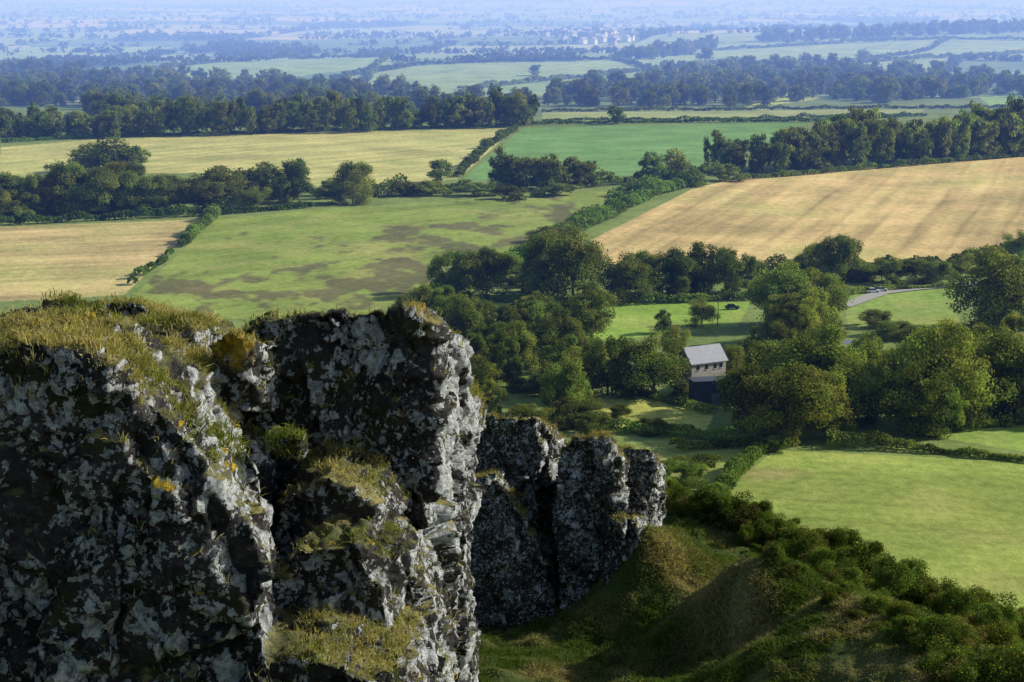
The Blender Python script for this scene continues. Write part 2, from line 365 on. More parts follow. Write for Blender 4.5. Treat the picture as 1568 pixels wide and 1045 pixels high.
def row(name,pts,spacing_px,h,w,kind='round',jit=.25,under=.0):
    e=empty(name);k=0
    pts=np.array(pts,float);seg=np.hypot(*(pts[1:]-pts[:-1]).T);s=np.concatenate([[0],np.cumsum(seg)])
    q=0;ph=pr.uniform(0,6)
    while q<s[-1]:
        px=np.interp(q,s,pts[:,0]);py=np.interp(q,s,pts[:,1]);sw=1+.14*math.sin(q/37+ph)+.08*math.sin(q/13+ph)
        place(f'tree_{k}',px+pr.normal()*2.5,py+pr.normal()*1.6,h*sw*pr.uniform(1-jit,1+jit),w*pr.uniform(1-jit,1+jit*1.5),kind if pr.random()<.7 else ('round' if pr.random()<.7 else 'tall'),e)
        if pr.random()<under: place(f'shrub_{k}',px+pr.normal()*6,py+pr.uniform(-1,2),h*pr.uniform(.3,.5),w*pr.uniform(.6,1.1),'bush',e)
        q+=spacing_px*pr.uniform(.45,1.55);k+=1
    return e
def wood(name,poly,spacing,hm,kind='round',bush=.15,single=None):
    e=None if single else empty(name);pl=[hit(*q) for q in poly];a=np.array(pl)
    ar=.5*abs(np.dot(a[:,0],np.roll(a[:,1],1))-np.dot(a[:,1],np.roll(a[:,0],1)))
    nn=int(ar/spacing**2);bb=(a[:,0].max()-a[:,0].min())*(a[:,1].max()-a[:,1].min());m=int(nn*bb/max(ar,1))
    x=pr.uniform(a[:,0].min(),a[:,0].max(),m);y=pr.uniform(a[:,1].min(),a[:,1].max(),m);k=pip(x,y,pl);x=x[k];y=y[k];z=H(x,y)
    for i in range(len(x)):
        h=hm*pr.uniform(.55,1.3);w=h*pr.uniform(.65,1.0);kd='bush' if pr.random()<bush else (kind if pr.random()<.65 else 'tall')
        if kd=='bush':h*=.5
        if kd=='tall':w*=.78
        ps=(HI if y[i]<800 else LO)[kd];me=ps[pr.integers(len(ps))]
        obj(f'tree_{i}' if e else ('hawthorn_bush' if kd=='bush' else single),me,e,(x[i],y[i],z[i]-.3),pr.uniform(0,6.28),(w,w,h))
    return e
def hedge(name,pts,h,w,leaf,ymin=235,gap=0,colr=(.12,.175,.042)):
    wp=np.array([hit(px,py,ymin) for px,py in pts]);seg=np.hypot(*(wp[1:]-wp[:-1]).T);s=np.concatenate([[0],np.cumsum(seg)])
    m=int(s[-1]*(2*h+w)*2.2/leaf**2);q=rng.uniform(0,s[-1],m);sd_=len(pts)*3.7+pts[0][0]*.1
    cx=np.interp(q,s,wp[:,0]);cy=np.interp(q,s,wp[:,1]);i=np.clip(np.searchsorted(s,q)-1,0,len(seg)-1)
    d=(wp[1:]-wp[:-1])/seg[:,None];nx=-d[i,1];ny=d[i,0]
    lump=.8+.6*fbm(np.stack([q/5,q*0,q*0+sd_],1),3,5);keep=lump>(gap*.9+.0)
    lump=lump*(1+.9*np.maximum(0,vn(np.stack([q/14,q*0,q*0+sd_],1),9)))
    wob=2.2*vn(np.stack([q/25,q*0,q*0+sd_+9],1),19)*min(w/6,1)
    a=rng.uniform(-.15,1.15,m)*math.pi;rr=rng.uniform(.6,1.05,m)
    ox=np.cos(a)*w*.5*rr*lump+wob;oz=np.clip(np.sin(a),-.2,1)*h*.55*rr*lump+h*.42*lump
    x=cx+nx*ox;y=cy+ny*ox;z=H(x,y)+oz
    nrm=unit(np.stack([nx*np.cos(a),ny*np.cos(a),np.sin(a)+.2],1)+rng.normal(size=(m,3))*.6)
    v,f=leaf_quads(np.stack([x,y,z],1)[keep],nrm[keep],leaf*rng.uniform(.6,1.4,keep.sum()))
    cc=np.array(colr)*(rng.uniform(.7,1.3,m)*(.6+.8*(_h((q/4).astype(int),(q*0).astype(int),(q*0).astype(int),3))))[:,None]
    return obj(name,mesh_np(name,v,f,np.repeat(cc[keep],4,0),[FOL]))
# woods and rows
wood('distant_woodland',[(-200,120),(0,118),(120,116),(300,126),(420,134),(560,140),(640,152),(830,166),(820,186),(150,196),(130,165),(-200,165)],14,13)
wood('distant_woodland',[(-100,196),(60,196),(130,205),(130,212),(-100,218)],11,13)
wood('distant_woodland',[(830,150),(960,128),(1100,112),(1250,104),(1400,118),(1568,128),(1700,130),(1700,152),(1500,150),(1360,158),(1250,153),(1120,168),(830,164)],15,13)
wood('distant_woodland',[(940,92),(1000,82),(1090,72),(1100,76),(1000,92)],14,12)
wood('distant_woodland',[(1150,62),(1300,52),(1450,46),(1700,44),(1700,50),(1450,54),(1200,68)],16,12)
row('beech_tree_row',[(150,211),(480,201),(820,192)],10,42,24,'tall')
row('beech_tree_row',[(1092,262),(1160,262)],16,52,28,'tall',.12,.2)
row('beech_tree_row',[(1165,266),(1300,256),(1568,238),(1700,230)],14,60,34,'tall',.15,.3)
row('beech_tree_row',[(1200,260),(1400,244),(1700,226)],15,64,36,'tall',.15)
row('oak_tree_row',[(-60,340),(60,332),(200,326),(260,322)],22,62,60,'round',.25,.6)
row('oak_tree_row',[(-60,318),(60,312),(300,308),(480,303)],30,46,54,'round',.25,.6)
row('beech_tree_row',[(765,284),(830,290),(925,286)],13,50,34,'tall',.15,.3)
# valley woods round the farm
wood('oak_tree',[(690,482),(790,498),(880,512),(940,550),(1010,614),(930,628),(860,642),(720,650),(600,640),(600,500)],8.2,10.5,single='oak_tree',bush=.3)
wood('oak_tree',[(1135,640),(1150,590),(1170,520),(1200,490),(1265,505),(1290,590),(1380,590),(1450,600),(1568,560),(1700,560),(1700,655),(1400,672),(1290,680),(1200,686)],8.4,12,single='oak_tree',bush=.3)
wood('ash_tree',[(920,452),(1160,446),(1160,456),(940,466)],9,7,single='ash_tree',bush=.5)
wood('ash_tree',[(640,455),(800,430),(850,455),(700,470)],11,7,single='ash_tree',bush=.6)
for a in [(140,262,42,60),(176,264,52,66),(206,262,38,44),(90,290,36,50),(330,322,62,84),(436,310,62,80),(505,300,26,40),(540,312,62,60),(675,280,34,40),
  (1000,278,44,40),(1035,274,44,44),(1322,92,16,20),(820,116,16,20),(945,190,26,30),(1080,95,20,24),
  (690,450,66,70),(745,452,70,80),(838,456,90,90),(878,460,108,100),(958,462,70,76),(985,450,66,64),(1030,455,72,64),(1085,452,78,76),(1125,448,66,60),
  (1250,430,58,60),(1292,430,70,74),(1530,505,118,124),(1560,400,44,44),(1590,500,110,120),
  (905,528,92,96),(850,560,84,90),(705,540,80,80),(930,606,92,84),(1000,610,92,96),
  (1195,500,96,96),(1245,500,84,96),(1240,640,140,126),(1150,660,100,100),(1215,680,120,124),
  (1440,650,160,136),(1530,640,130,120),(1390,668,100,106),(1015,510,36,26),(1075,500,40,44)]:
    place('oak_tree' if a[3]>60 else 'ash_tree',*a)
for a in [(1350,434,36,60),(1400,432,32,56),(1440,432,32,44),(1478,425,34,40),(1045,748,42,80),(560,300,24,40),(620,300,22,48),(870,650,38,90),(905,660,30,60),
  (990,664,22,50),(1140,600,44,50),(960,300,20,44),(880,352,22,56),(1180,690,22,44),(820,404,26,60),(790,430,30,60),(1160,425,26,50),
  (730,300,18,54),(1060,285,24,50),(1110,277,24,50),(800,660,40,80),(950,640,20,40),(1340,500,26,50),(1370,520,30,60),(1400,540,40,70),(660,300,22,50),(1230,425,30,50),
  (1310,428,26,60),(960,455,36,60),(850,300,18,60),(780,306,20,50),(510,312,26,50),(384,322,34,50),(840,372,24,60),(760,425,36,70)]:
    place('hawthorn_bush',*a,'bush')
hedge('hedge',[(480,306),(600,300),(760,292),(960,282),(1090,268),(1130,270)],5.0,7,1.1)
hedge('hedge',[(790,198),(755,222),(700,272)],3.5,4.5,1.0)
hedge('hedge',[(1058,284),(1000,300),(940,330),(870,358)],6,9,.9)
hedge('hedge',[(870,358),(800,400),(700,445),(640,470)],4.5,8,.8,gap=.8)
hedge('hedge',[(345,318),(318,345),(285,375)],4.5,5,.8)
hedge('hedge',[(290,370),(262,390),(225,420),(190,448)],2.6,3,.7,gap=.85)
hedge('hedge',[(-60,348),(150,338),(330,330),(480,318)],3,4,1.0)
hedge('hedge',[(-50,222),(150,211),(480,202),(830,191),(1240,187),(1420,178)],2.5,3,1.1)
hedge('hedge',[(830,187),(1100,184),(1400,178)],2,2.5,1.1)
hedge('hedge',[(830,172),(1100,170),(1430,167),(1700,160)],2.5,3,1.2)
hedge('hedge',[(1130,276),(1300,262),(1568,240),(1700,232)],3.0,4,.9)
hedge('hedge',[(930,420),(1160,425),(1230,418),(1450,412),(1568,385)],4.5,6,.8)
hedge('hedge',[(640,470),(760,462),(900,466),(1160,460)],2.6,4,.6)
hedge('hedge',[(1290,452),(1350,446),(1470,440)],1.6,2,.5)
hedge('hedge',[(870,652),(1000,664),(1100,672),(1190,692)],2.4,5,.45)
hedge('hedge',[(1092,634),(1060,625),(960,602)],1.4,3,.45)
hedge('hedge',[(1190,678),(1160,700),(1125,730),(1100,760),(1085,790)],3.2,4,.45)
hedge('hedge',[(1265,684),(1350,686),(1450,694),(1568,706),(1750,716)],2.2,3.2,.42)
hedge('hedge',[(1400,664),(1568,650),(1700,645)],2.0,3,.5)
hedge('hedge',[(1030,690),(1100,686),(1180,680)],1.8,4,.45,gap=.75)
hedge('hedge',[(1000,720),(1060,712),(1110,716)],1.5,6,.45,gap=.95)
hedge('hedge',[(705,138),(860,122),(1000,106),(1100,98),(1300,98),(1568,82)],4,5,2)
hedge('hedge',[(505,122),(640,100),(940,92),(1000,108)],4,5,2)
hedge('hedge',[(170,120),(330,96),(600,87),(560,125)],5,6,2)
hedge('hedge',[(1090,78),(1300,66),(1440,60),(1620,62)],4,6,2)
hedge('hedge',[(1300,98),(1420,78),(1450,62)],4,5,2)
# distant hedgerow trees and copses
M=230000;iy=rng.uniform(1/11000,1/1750,M);yy=1/iy;xx=rng.uniform(-.36,.36,M)*yy
_,_,_,_,e=patch(xx,yy);wm=woodmask(xx,yy)
keep=((e<3+yy*.0005)&(f2(xx,yy,90,2,97)>-.15)&(rng.random(M)<.7))|((wm>.5)&(rng.random(M)<.10))|(rng.random(M)<.0012)
for pl,c,s in fpoly[12:]: keep&=~pip(xx,yy,pl)
xx=xx[keep];yy=yy[keep];zz=H(xx,yy);m=len(xx);Q=10
hh=rng.uniform(2.5,9,m)*(1+yy/20000);d=unit(rng.normal(size=(m*Q,3)));R=np.repeat(hh,Q)
c=np.repeat(np.stack([xx,yy,zz],1),Q,0)+d*R[:,None]*np.array([.5,.5,.4])*rng.uniform(.6,1,(m*Q,1))+np.stack([R*0,R*0,R*.45],1)
v,f=leaf_quads(c,unit(d+rng.normal(size=d.shape)*.5),R*.40)
cc=np.array([.105,.155,.06])*rng.uniform(.6,1.3,(m*Q,1))
obj('distant_hedgerow_trees',mesh_np('distant_hedgerow_trees',v,f,np.repeat(cc,4,0),[FOL]))
# ------------------------------------------------------------ crag rocks
def hullpoly(bm,pts):
    vs=[bm.verts.new(p) for p in pts];r=bmesh.ops.convex_hull(bm,input=vs)
    bad=[g for g in r['geom_interior'] if isinstance(g,bmesh.types.BMVert)]
    if bad:bmesh.ops.delete(bm,geom=bad,context='VERTS')
def block(front,d,shift):
    a=[P(px,py,d) for px,py in front];b=[(p[0]+shift[0],p[1]+shift[1],p[2]+shift[2]) for p in a]
    return a+b
def crag(name,hulls,voxel,amp,base=1.0):
    big=bmesh.new()
    for h in hulls:
        bm=bmesh.new();hullpoly(bm,h);me=bpy.data.meshes.new('t');bm.to_mesh(me);bm.free();big.from_mesh(me)
    me=bpy.data.meshes.new('t');bmesh.ops.recalc_face_normals(big,faces=big.faces);big.to_mesh(me);big.free()
    o=obj(name,me);md=o.modifiers.new('r','REMESH');md.mode='VOXEL';md.voxel_size=voxel
    dg=bpy.context.evaluated_depsgraph_get();dg.update();m2=bpy.data.meshes.new_from_object(o.evaluated_get(dg))
    o.modifiers.clear();o.data=m2;m2.name=name
    N=len(m2.vertices);v=np.empty(N*3,np.float32);m2.vertices.foreach_get('co',v);v=v.reshape(-1,3).astype(float)
    nn=np.empty(N*3,np.float32);m2.vertices.foreach_get('normal',nn);nn=nn.reshape(-1,3).astype(float)
    s=base
    wp=v+np.stack([fbm(v*1.1/s,3,201),fbm(v*1.1/s,3,211),fbm(v*1.1/s,3,221)],1)*.12*s+np.stack([fbm(v*9/s,2,231),fbm(v*9/s,2,241),fbm(v*9/s,2,251)],1)*.025*s
    wq=wp.copy();wq[:,0]+=.25*wp[:,2];wq[:,2]-=.25*wp[:,0]
    a1,e1=facets(wq/(.80*s)*np.array([1,1,.45]),305);a2,e2=facets(wq/(.30*s)*np.array([1,1,.6]),316);a3,e3=facets(wq/(.13*s)*np.array([1,1,.8]),321);a4,e4=facets(wp/(.055*s),341)
    upf=1-.55*np.clip(nn[:,2],0,1)
    dsp=a1*.15*s*upf+a2*.13*s*upf+a3*.06*s+a4*.022*s-np.clip(.06-e1,0,1)*.9*s-np.clip(.05-e2,0,1)*.5*s+fbm(v/(.05*s),3,331)*.014*s
    v=v+nn*((dsp-.02*s)*amp)[:,None];m2.vertices.foreach_set('co',v.astype(np.float32).ravel())
    m2.polygons.foreach_set('use_smooth',np.ones(len(m2.polygons),bool))
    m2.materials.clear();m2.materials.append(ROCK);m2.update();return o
main=[
 block([(362,506),(398,484),(520,476),(640,478),(662,492),(668,560),(655,700),(632,1120),(430,1120),(410,800),(385,620)],10,(.12,1.5,-.46)),
 block([(600,600),(688,562),(722,605),(716,700),(704,1120),(600,1120)],11.5,(0,1.5,-.6)),
 block([(-160,532),(0,526),(140,536),(195,585),(280,655),(325,725),(375,800),(395,880),(405,960),(425,1120),(-160,1120)],8.2,(-.05,1.0,-.02)),
 [P(-160,545,8.5),P(150,550,8.5),P(-160,480,10.6),P(345,500,10.4),P(290,650,8.7),P(400,690,9.7),P(-160,1120,8.6),P(420,1120,8.6),P(-160,900,11.5),P(420,900,11.5)],
 block([(10,476),(90,462),(210,463),(260,484),(240,560),(10,560)],10.6,(0,.9,-.25)),
 block([(312,526),(350,508),(388,522),(392,640),(335,620)],9.5,(.1,.5,-.12)),
 [P(392,672,8.95),P(425,652,8.95),P(474,658,8.95),P(482,690,8.95),P(470,716,8.95),P(402,712,8.95),P(410,660,9.4),P(470,655,9.4),P(470,710,9.4)],
 block([(405,850),(430,760),(500,735),(560,760),(610,850),(640,960),(645,1120),(400,1120)],9.4,(.10,1.0,.10)),
 block([(395,930),(450,840),(540,835),(585,900),(620,1120),(400,1120)],8.95,(.1,.8,.05)),
 block([(560,880),(600,850),(640,900),(672,1120),(560,1120)],9.4,(.1,1.2,.0)),
 block([(395,1010),(480,1005),(600,1050),(620,1120),(395,1120)],8.3,(.1,1.2,0)),
 ]
crag_main=crag('rock_crag',main,.0155,.60,1.0)
S=[block([(712,660),(745,636),(822,637),(832,690),(815,790),(760,860),(700,900)],43.2,(.5,3,-1.5)),
 block([(700,740),(760,722),(800,790),(838,880),(858,1030),(690,1030)],41.8,(.3,3,-.6)),
 block([(780,640),(830,640),(850,668),(840,740),(800,760)],43.6,(.4,2.4,-1.0)),
 block([(856,690),(880,668),(925,668),(950,700),(945,800),(905,1000),(862,1000),(846,800)],42.0,(.6,2.6,-1.2)),
 block([(900,690),(960,684),(1000,688),(1004,735),(990,810),(975,890),(930,940),(900,900)],42.8,(.5,2.6,-1.2)),
 block([(930,800),(975,790),(990,860),(960,930),(915,950)],41.6,(.4,2.0,-.6)),
 block([(800,690),(880,690),(890,1000),(800,1000)],44.6,(.3,2,-1.0))]
crag_far=crag('rock_crag',S,.05,.80,1.5)
def small_rock(px,py,w,h,seed):
    x,y=hit(px,py,22,120);z=float(H(x,y)[0]);s=w*y/F*.5;hh=h*y/F*.6;r=np.random.default_rng(seed)
    pts=[(x+r.uniform(-1,1)*s,y+r.uniform(-1,1)*s,z+r.uniform(-.4,1)*hh) for _ in range(14)]
    crag('boulder',[pts],.03,.3,.8)
small_rock(1398,930,60,50,1)
# ------------------------------------------------------------ grass tufts
def blades(name,c,up,length,width,cols):
    m=len(c);d=unit(up+rng.normal(size=(m,3))*.45);side=unit(np.cross(d,rng.normal(size=(m,3))))
    bend=rng.normal(size=(m,3))*.25;bend[:,2]=-.2;l=np.asarray(length).reshape(-1,1);w=width*side
    p1=c+d*l*.55;p2=c+d*l+bend*l
    v=np.stack([c-w,c+w,p1+w*.7,p1-w*.7,p1-w*.7,p1+w*.7,p2+w*.1,p2-w*.1],1).reshape(-1,3)
    f=np.arange(8*m).reshape(-1,4);obj(name,mesh_np(name,v,f,np.repeat(cols,8,0),[GRS]))
def sample_mesh(o,k,fn):
    me=o.data;N=len(me.vertices);v=np.empty(N*3,np.float32);me.vertices.foreach_get('co',v);v=v.reshape(-1,3).astype(float)
    nn=np.empty(N*3,np.float32);me.vertices.foreach_get('normal',nn);nn=nn.reshape(-1,3).astype(float)
    w=fn(v,nn);w=w/w.sum();i=rng.choice(N,k,p=w);return v[i],nn[i]
def proj(v):
    dx=v[:,0];dy=v[:,1];dz=v[:,2]-CZ;f=dy*cp-dz*sp;u=dy*sp+dz*cp;return CX+F*dx/f,CY-F*u/f
def wmain(v,n):
    q=fbm(v/.3,3,401);px,py=proj(v)
    w=np.clip((n[:,2]-.35)*2,0,1)*np.clip(.35+q*2.4,0,1)
    pillar=(px>385)&(py<560);low=(py>700);w=w*np.where(pillar,.10,1)*np.where(low,.30,1);return w+1e-9
c,nrm=sample_mesh(crag_main,80000,wmain)
k=np.clip(.48+fbm(c/.5,3,411)*1.4+rng.normal(size=len(c))*.2,0,1)[:,None]
cc=np.array([.14,.18,.035])*(1-k)+np.array([.44,.37,.16])*k;cc=cc*rng.uniform(.6,1.25,(len(c),1))
blades('crag_grass',c+rng.normal(size=c.shape)*.01,nrm*.4+np.array([0,0,.8]),rng.uniform(.02,.07,len(c))*(.5+fbm(c/.25,2,421)*.5+.4),.0028,cc)
c,nrm=sample_mesh(crag_far,16000,lambda v,n:np.clip((n[:,2]-.45)*2,0,1)*np.clip(.3+fbm(v/.5,2,405)*2,0,1)+1e-9)
cc=np.array([.34,.29,.12])*rng.uniform(.5,1.2,(len(c),1))
blades('crag_grass',c,nrm*.3+np.array([0,0,.8]),rng.uniform(.06,.16,len(c)),.008,cc)
m=900000;gy=1/rng.uniform(1/66,1/26,m);gx=rng.uniform(-.05,.30,m)*gy
q=f2(gx,gy,.8,2,430)+.6*f2(gx,gy,3,3,431);cd_=crestdist(gx,gy);kp=(q+rng.normal(size=m)*.2)>-.45;gx=gx[kp];gy=gy[kp];q=q[kp];cd_=cd_[kp];gz=H(gx,gy);m=len(gx)
k=np.clip(.34+f2(gx,gy,4,3,81)*1.3+f2(gx,gy,.8,2,82)*1.1+rng.normal(size=m)*.2+.45*np.exp(-(cd_/.8)**2),0,1)[:,None]  # blades turn strawier near the crest, painting in its sunlit strip
cc=(np.array([.085,.135,.028])*(1-k)+np.array([.34,.29,.14])*k)*rng.uniform(.5,1.25,(m,1))
blades('hillside_grass',np.stack([gx,gy,gz-.02],1),np.array([[.15,-.1,.9]])*np.ones((m,1)),rng.uniform(.10,.24,m)*np.clip(.8+q,.35,2),.010,cc)
# ------------------------------------------------------------ gorse
def gorse_proto(name,seed,nl=13000,yellow=.04,brown=.2):
    global rng
    rs=rng;rng=np.random.default_rng(seed);k=26
    cs=np.stack([rng.uniform(-.42,.42,k),rng.uniform(-.42,.42,k),rng.uniform(.12,.8,k)],1);cs[:,:2]*=(1.15-cs[:,2:]*.7);r0=rng.uniform(.10,.21,k)
    i=rng.integers(0,k,nl);d=unit(rng.normal(size=(nl,3)))
    spk=1+.5*np.maximum(0,vn(d*6+i[:,None]*3.1,5));c=cs[i]+d*(r0[i]*spk*rng.uniform(.55,1.05,nl))[:,None];c[:,2]=np.abs(c[:,2])
    v,f=leaf_quads(c,unit(d+rng.normal(size=d.shape)*.6),.030*rng.uniform(.6,1.4,nl),.45)
    u=rng.random(nl);br=(_h(i,i*0,i*0,seed)<brown)
    cc=np.array([.105,.155,.036])*rng.uniform(.6,1.35,(nl,1))*(.65+.7*_h(i,i*0,i*0,seed+1))[:,None];cc[br]=np.array([.15,.14,.05])*rng.uniform(.6,1.3,(br.sum(),1))
    yl=(u<yellow)&(d[:,2]>.2);cc[yl]=(.50,.40,.03)
    rng=rs;return mesh_np(name,v,f,np.repeat(cc,4,0),[GOR])
GO=[gorse_proto(f'gorse{i}',50+i,yellow=.08 if i%2 else .02,brown=.28 if i<2 else .08) for i in range(5)]
def gorse(px,py,w,h):
    x,y=hit(px,py,22,150);z=float(H(x,y)[0]);s=w*y/F;obj('gorse_bush',GO[pr.integers(5)],None,(x,y,z-.1),pr.uniform(0,6.28),(s,s,h*y/F*1.3))
for a in [(1040,785,70,40),(1100,800,90,54),(1145,812,80,50),(1185,835,70,42),(1230,862,80,56),(1280,868,100,64),(1320,895,100,66),(1370,925,110,72),(1290,905,70,46),
 (1430,945,90,60),(1490,965,100,62),(1550,985,110,62),(1600,1010,100,70),(1340,945,60,42),(1400,985,80,50),(1460,1000,100,60),(1520,1020,110,66),(1450,1050,110,66),
 (1490,1075,120,76),(1560,1080,130,86),(1020,772,50,42),(1620,1060,120,80),(1205,845,60,44),(1255,880,70,46),(1345,905,80,56),(1405,935,80,56),(1460,955,80,54),(1520,985,90,60),
 (1380,960,60,42),(1425,1000,70,46),(1540,1050,110,66),(1165,828,60,40),(1075,800,60,40)]:
    gorse(*a)
for k in range(130):
    px=pr.uniform(1030,1600);lo=772+max(0,(px-1170))*.50;py=pr.uniform(lo+6,lo+120)
    if py<790+(px-1010)*.62-26: gorse(px,py,pr.uniform(22,60),pr.uniform(16,38))
# ------------------------------------------------------------ buildings etc
STONE=plainmat('stone_wall',(.46,.42,.37),.9,.3,1.5,bump=.3);SLATE=plainmat('slate_roof',(.34,.35,.39),.6,.3,1.5);DARKW=plainmat('dark_timber',(.040,.052,.085),.6,.3,3)
GLASS=plainmat('window_glass',(.03,.035,.045),.15,.1);WHITE=plainmat('white_render',(.7,.7,.68),.8,.1);TRIM=plainmat('white_trim',(.65,.65,.62),.6,.08)
ASPH=plainmat('track_gravel',(.38,.36,.32),.95,.2,.6)
def box(bm,x0,x1,y0,y1,z0,z1):
    vs=[bm.verts.new((x,y,z)) for z in(z0,z1) for x,y in((x0,y0),(x1,y0),(x1,y1),(x0,y1))]
    for f in((0,3,2,1),(4,5,6,7),(0,1,5,4),(1,2,6,5),(2,3,7,6),(3,0,4,7)):bm.faces.new([vs[i] for i in f])
def bmobj(name,fn,mat,parent,bevel=0):
    bm=bmesh.new();fn(bm);me=bpy.data.meshes.new(name);bmesh.ops.recalc_face_normals(bm,faces=bm.faces);bm.to_mesh(me);bm.free();me.materials.append(mat)
    o=obj(name,me,parent)
    if bevel:
        b=o.modifiers.new('b','BEVEL');b.width=bevel;b.segments=2
    return o
def gable(bm,x0,x1,y0,y1,z0,z1,zr):
    a=[bm.verts.new(p) for p in((x0,y0,z0),(x0,y1,z0),(x0,y1,z1),(x0,(y0+y1)/2,zr),(x0,y0,z1))]
    b=[bm.verts.new(p) for p in((x1,y0,z0),(x1,y1,z0),(x1,y1,z1),(x1,(y0+y1)/2,zr),(x1,y0,z1))]
    bm.faces.new(a);bm.faces.new(b)
    for i in range(5):bm.faces.new([a[i],a[(i+1)%5],b[(i+1)%5],b[i]])
def roof(bm,x0,x1,y0,y1,z1,zr,o=.4,th=.18):
    ym=(y0+y1)/2;sl=(zr-z1)/(ym-y0)
    for s,ye in((1,y0),(-1,y1)):
        yo=ye-s*o;zo=z1-o*sl
        q=[(x0-o,yo,zo),(x1+o,yo,zo),(x1+o,ym,zr),(x0-o,ym,zr)]
        lo=[bm.verts.new((a,b,c+.02)) for a,b,c in q];hi=[bm.verts.new((a,b,c+.02+th)) for a,b,c in q]
        bm.faces.new(lo);bm.faces.new(hi)
        for i in range(4):bm.faces.new([lo[i],lo[(i+1)%4],hi[(i+1)%4],hi[i]])
def clear(x,y,r,front=34,hw=7.5,sun=24):
    sx_,sy_=math.sin(AZ),math.cos(AZ)
    for o in list(bpy.data.objects):
        if o.type=='MESH' and o.parent is None and o.name.split('.')[0] in('oak_tree','ash_tree','hawthorn_bush'):
            dx=o.location.x-x;dy=o.location.y-y;al=dx*sx_+dy*sy_;pe=abs(dx*sy_-dy*sx_)
            if dx*dx+dy*dy<r*r or (abs(dx)<hw and -front<dy<0) or (0<al<sun and pe<6): bpy.data.objects.remove(o)
def barn(px,py,rot):
    x,y=hit(px,py);clear(x,y,10,36,8.0,22);e=empty('stone_barn');e.location=(x,y,float(H(x,y)[0])-.2);e.rotation_euler=(0,0,rot)
    bmobj('walls',lambda b:gable(b,-4.8,4.8,-3.0,3.0,0,7.9,10.9),STONE,e)
    bmobj('roof',lambda b:roof(b,-4.8,4.8,-3.0,3.0,7.9,10.9),SLATE,e)
    def win(b):
        for wx in(-3,-.6,1.8,3.4):box(b,wx-.4,wx+.4,-3.06,-3.0,6.1,7.1)
        box(b,-4.86,-4.8,-.5,.5,5.8,7.1);box(b,-4.86,-4.8,-.4,.4,8.4,9.3)
    bmobj('windows',win,GLASS,e)
    def tr(b):
        for wx in(-3,-.6,1.8,3.4):box(b,wx-.5,wx+.5,-3.12,-3.0,5.98,6.08)
    bmobj('window_sills',tr,TRIM,e)
    return e
b0=barn(1073,600,math.radians(30))
e=empty('timber_shed');x,y=hit(1086,604);e.location=(x,y-7.5,float(H(x,y)[0])-.1);e.rotation_euler=(0,0,math.radians(12))
bmobj('walls',lambda b:box(b,-5.0,5.0,-2.2,2.2,0,5.2),DARKW,e)
bmobj('roof',lambda b:box(b,-5.3,5.3,-2.5,2.5,5.21,5.4),plainmat('felt_roof',(.06,.07,.10),.7),e)
def planks(b):
    for k in range(33):box(b,-4.95+k*.3,-4.91+k*.3,-2.24,-2.2,0,5.1)
bmobj('cladding_battens',planks,DARKW,e);bmobj('door',lambda b:box(b,-1,1,-2.28,-2.2,0,2.4),plainmat('door_paint',(.14,.15,.17)),e)
for a in[(1046,612,24,34),(1118,618,30,40),(1030,560,60,40),(1128,590,60,46)]: place('hawthorn_bush',*a,'bush')
e2=empty('farm_shed');x,y=hit(1312,548);clear(x,y,9,22,9,14);e2.location=(x,y,float(H(x,y)[0])-.1);e2.rotation_euler=(0,0,-.2)
bmobj('walls',lambda b:gable(b,-4,4,-2.5,2.5,0,3,4.4),STONE,e2);bmobj('roof',lambda b:roof(b,-4,4,-2.5,2.5,3,4.4),SLATE,e2)
bmobj('door',lambda b:box(b,-1,1,-2.56,-2.5,0,2.2),DARKW,e2)
TYRE=plainmat('tyre',(.02,.02,.02))
def car(px,py,rot,c):
    x,y=hit(px,py);e=empty('parked_car');e.location=(x,y,float(H(x,y)[0])+.05);e.rotation_euler=(0,0,rot);pm=plainmat('car_paint',c,.3,.05)
    bmobj('body',lambda b:box(b,-2.1,2.1,-.85,.85,.3,.95),pm,e,.15)
    def cab(b,dz=0):
        lo=[b.verts.new(p) for p in((-1.5,-.8,.96),(1.2,-.8,.96),(1.2,.8,.96),(-1.5,.8,.96))];hi=[b.verts.new(p) for p in((-1.1,-.65,1.5),(.55,-.65,1.5),(.55,.65,1.5),(-1.1,.65,1.5))]
        b.faces.new(lo);b.faces.new(hi)
        for i in range(4):b.faces.new([lo[i],lo[(i+1)%4],hi[(i+1)%4],hi[i]])
    bmobj('windows',cab,GLASS,e,.04);bmobj('roof_panel',lambda b:box(b,-1.1,.55,-.63,.63,1.503,1.54),pm,e)
    for k,(wx,wy) in enumerate(((-1.3,-.85),(1.3,-.85),(-1.3,.85),(1.3,.85))):
        o=bmobj(f'wheel_{k+1}',lambda b:bmesh.ops.create_cone(b,cap_ends=True,segments=16,radius1=.33,radius2=.33,depth=.22,matrix=Matrix.Rotation(math.pi/2,4,'X')),TYRE,e);o.location=(wx,wy,.33)
car(1336,449,.2,(.75,.76,.78));car(1348,447,.1,(.6,.6,.62));car(1121,474,.1,(.05,.08,.11));car(1300,562,.8,(.05,.05,.06));car(1322,560,.3,(.7,.7,.7))
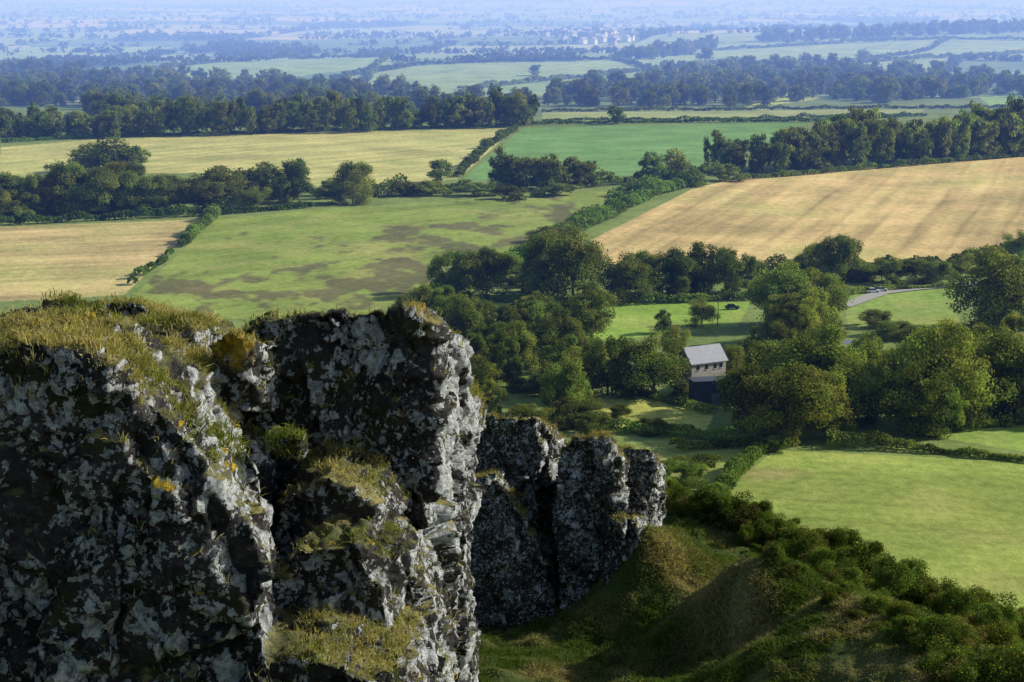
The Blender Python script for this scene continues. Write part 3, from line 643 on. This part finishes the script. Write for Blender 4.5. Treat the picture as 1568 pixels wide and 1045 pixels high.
# track
tp=[hit(*q) for q in[(1290,470),(1325,458),(1350,449),(1400,443),(1470,437),(1560,432)]];tp=np.array(tp);s=np.concatenate([[0],np.cumsum(np.hypot(*(tp[1:]-tp[:-1]).T))])
q=np.arange(0,s[-1],2.);cx=np.interp(q,s,tp[:,0]);cy=np.interp(q,s,tp[:,1]);tx=np.gradient(cx);ty=np.gradient(cy);l=np.hypot(tx,ty);nx,ny=-ty/l,tx/l
V=[];
for k in(-2.6,0,2.6):
    a=cx+nx*k;b=cy+ny*k;V.append(np.stack([a,b,H(a,b)+.25],1))
V=np.stack(V,1).reshape(-1,3);m=len(q);f=[]
for i in range(m-1):
    for j in(0,1):f.append([i*3+j,i*3+j+1,(i+1)*3+j+1,(i+1)*3+j])
obj('farm_track',mesh_np('farm_track',V,np.array(f),None,[ASPH],smooth=True))
def pole(px,py,h):
    x,y=hit(px,py);v,f=tube((0,0,0),(0,0,h),.13,.09,10);v2,f2_=tube((-.9,0,h-.5),(.9,0,h-.5),.07,.07,6)
    f=list(map(list,f))+[[a+len(v) for a in q] for q in f2_]
    obj('utility_pole',mesh_np('utility_pole',np.concatenate([v,v2]),np.array(f),None,[BARK]),None,(x,y,float(H(x,y)[0])))
pole(1099,500,8.5)
# distant village
vil=empty('distant_village')
for k in range(55):
    x,y=hit(pr.normal(905,42),pr.normal(57,7));z=float(H(x,y)[0]);w=pr.uniform(3.5,6)
    e=empty('house');e.parent=vil;e.location=(x,y,z);e.rotation_euler=(0,0,pr.uniform(-1.2,1.2))
    bmobj('walls',lambda b:gable(b,-w,w,-3.5,3.5,0,5.5,8.5),WHITE if pr.random()<.8 else STONE,e);bmobj('roof',lambda b:roof(b,-w,w,-3.5,3.5,5.5,8.5),SLATE,e)
# ------------------------------------------------------------ haze (absorbing air volume, emission stands in for scattered skylight)
def haze(name,y0,y1,sig,Lc,top):
    m,t=new_mat(name);o=nd(t,'ShaderNodeOutputMaterial');mx=max(sig)*1.1
    ab=nd(t,'ShaderNodeVolumeAbsorption',i={'Density':mx});ab.inputs['Color'].default_value=(*[1-s/mx for s in sig],1)
    em=nd(t,'ShaderNodeEmission');E=[s*l for s,l in zip(sig,Lc)];em.inputs['Strength'].default_value=max(E);em.inputs['Color'].default_value=(*[x/max(E) for x in E],1)
    ad=nd(t,'ShaderNodeAddShader');L(t,ab.outputs[0],ad.inputs[0]);L(t,em.outputs[0],ad.inputs[1]);L(t,ad.outputs[0],o.inputs['Volume'])
    bm=bmesh.new();box(bm,-30000,30000,y0,y1,-200,top);me=bpy.data.meshes.new(name);bmesh.ops.recalc_face_normals(bm,faces=bm.faces);bm.to_mesh(me);bm.free();me.materials.append(m);obj(name,me)
LC=(.57,.71,1.0)
haze('atmosphere_haze',300,1250,(.35e-4,.55e-4,1.1e-4),LC,200)
haze('atmosphere_haze',1251,45000,(3.3e-4,4.5e-4,8.2e-4),LC,260)
# ------------------------------------------------------------ light, camera
w=bpy.data.worlds.new('World');sc.world=w;w.use_nodes=True;t=w.node_tree;bg=t.nodes['Background']
sk=nd(t,'ShaderNodeTexSky');sk.sky_type='NISHITA';sk.sun_disc=False;sk.sun_elevation=EL;sk.sun_rotation=AZ;L(t,sk.outputs[0],bg.inputs[0]);bg.inputs[1].default_value=.11
ld=bpy.data.lights.new('sun','SUN');ld.energy=5;ld.angle=math.radians(.5);ld.color=(1,.955,.84);lo=obj('sun',ld)
sd=Vector((math.cos(EL)*math.sin(AZ),math.cos(EL)*math.cos(AZ),math.sin(EL)));lo.rotation_euler=sd.to_track_quat('Z','Y').to_euler()
cd=bpy.data.cameras.new('camera');cd.sensor_width=36;cd.lens=36*F/1568;cd.clip_end=80000;cd.clip_start=.1
co=obj('camera',cd);co.location=(0,0,CZ);co.rotation_euler=(math.pi/2-PITCH,0,0);sc.camera=co
sc.view_settings.view_transform='Standard';sc.view_settings.look='None';sc.view_settings.exposure=0
print('objects',len(bpy.data.objects))
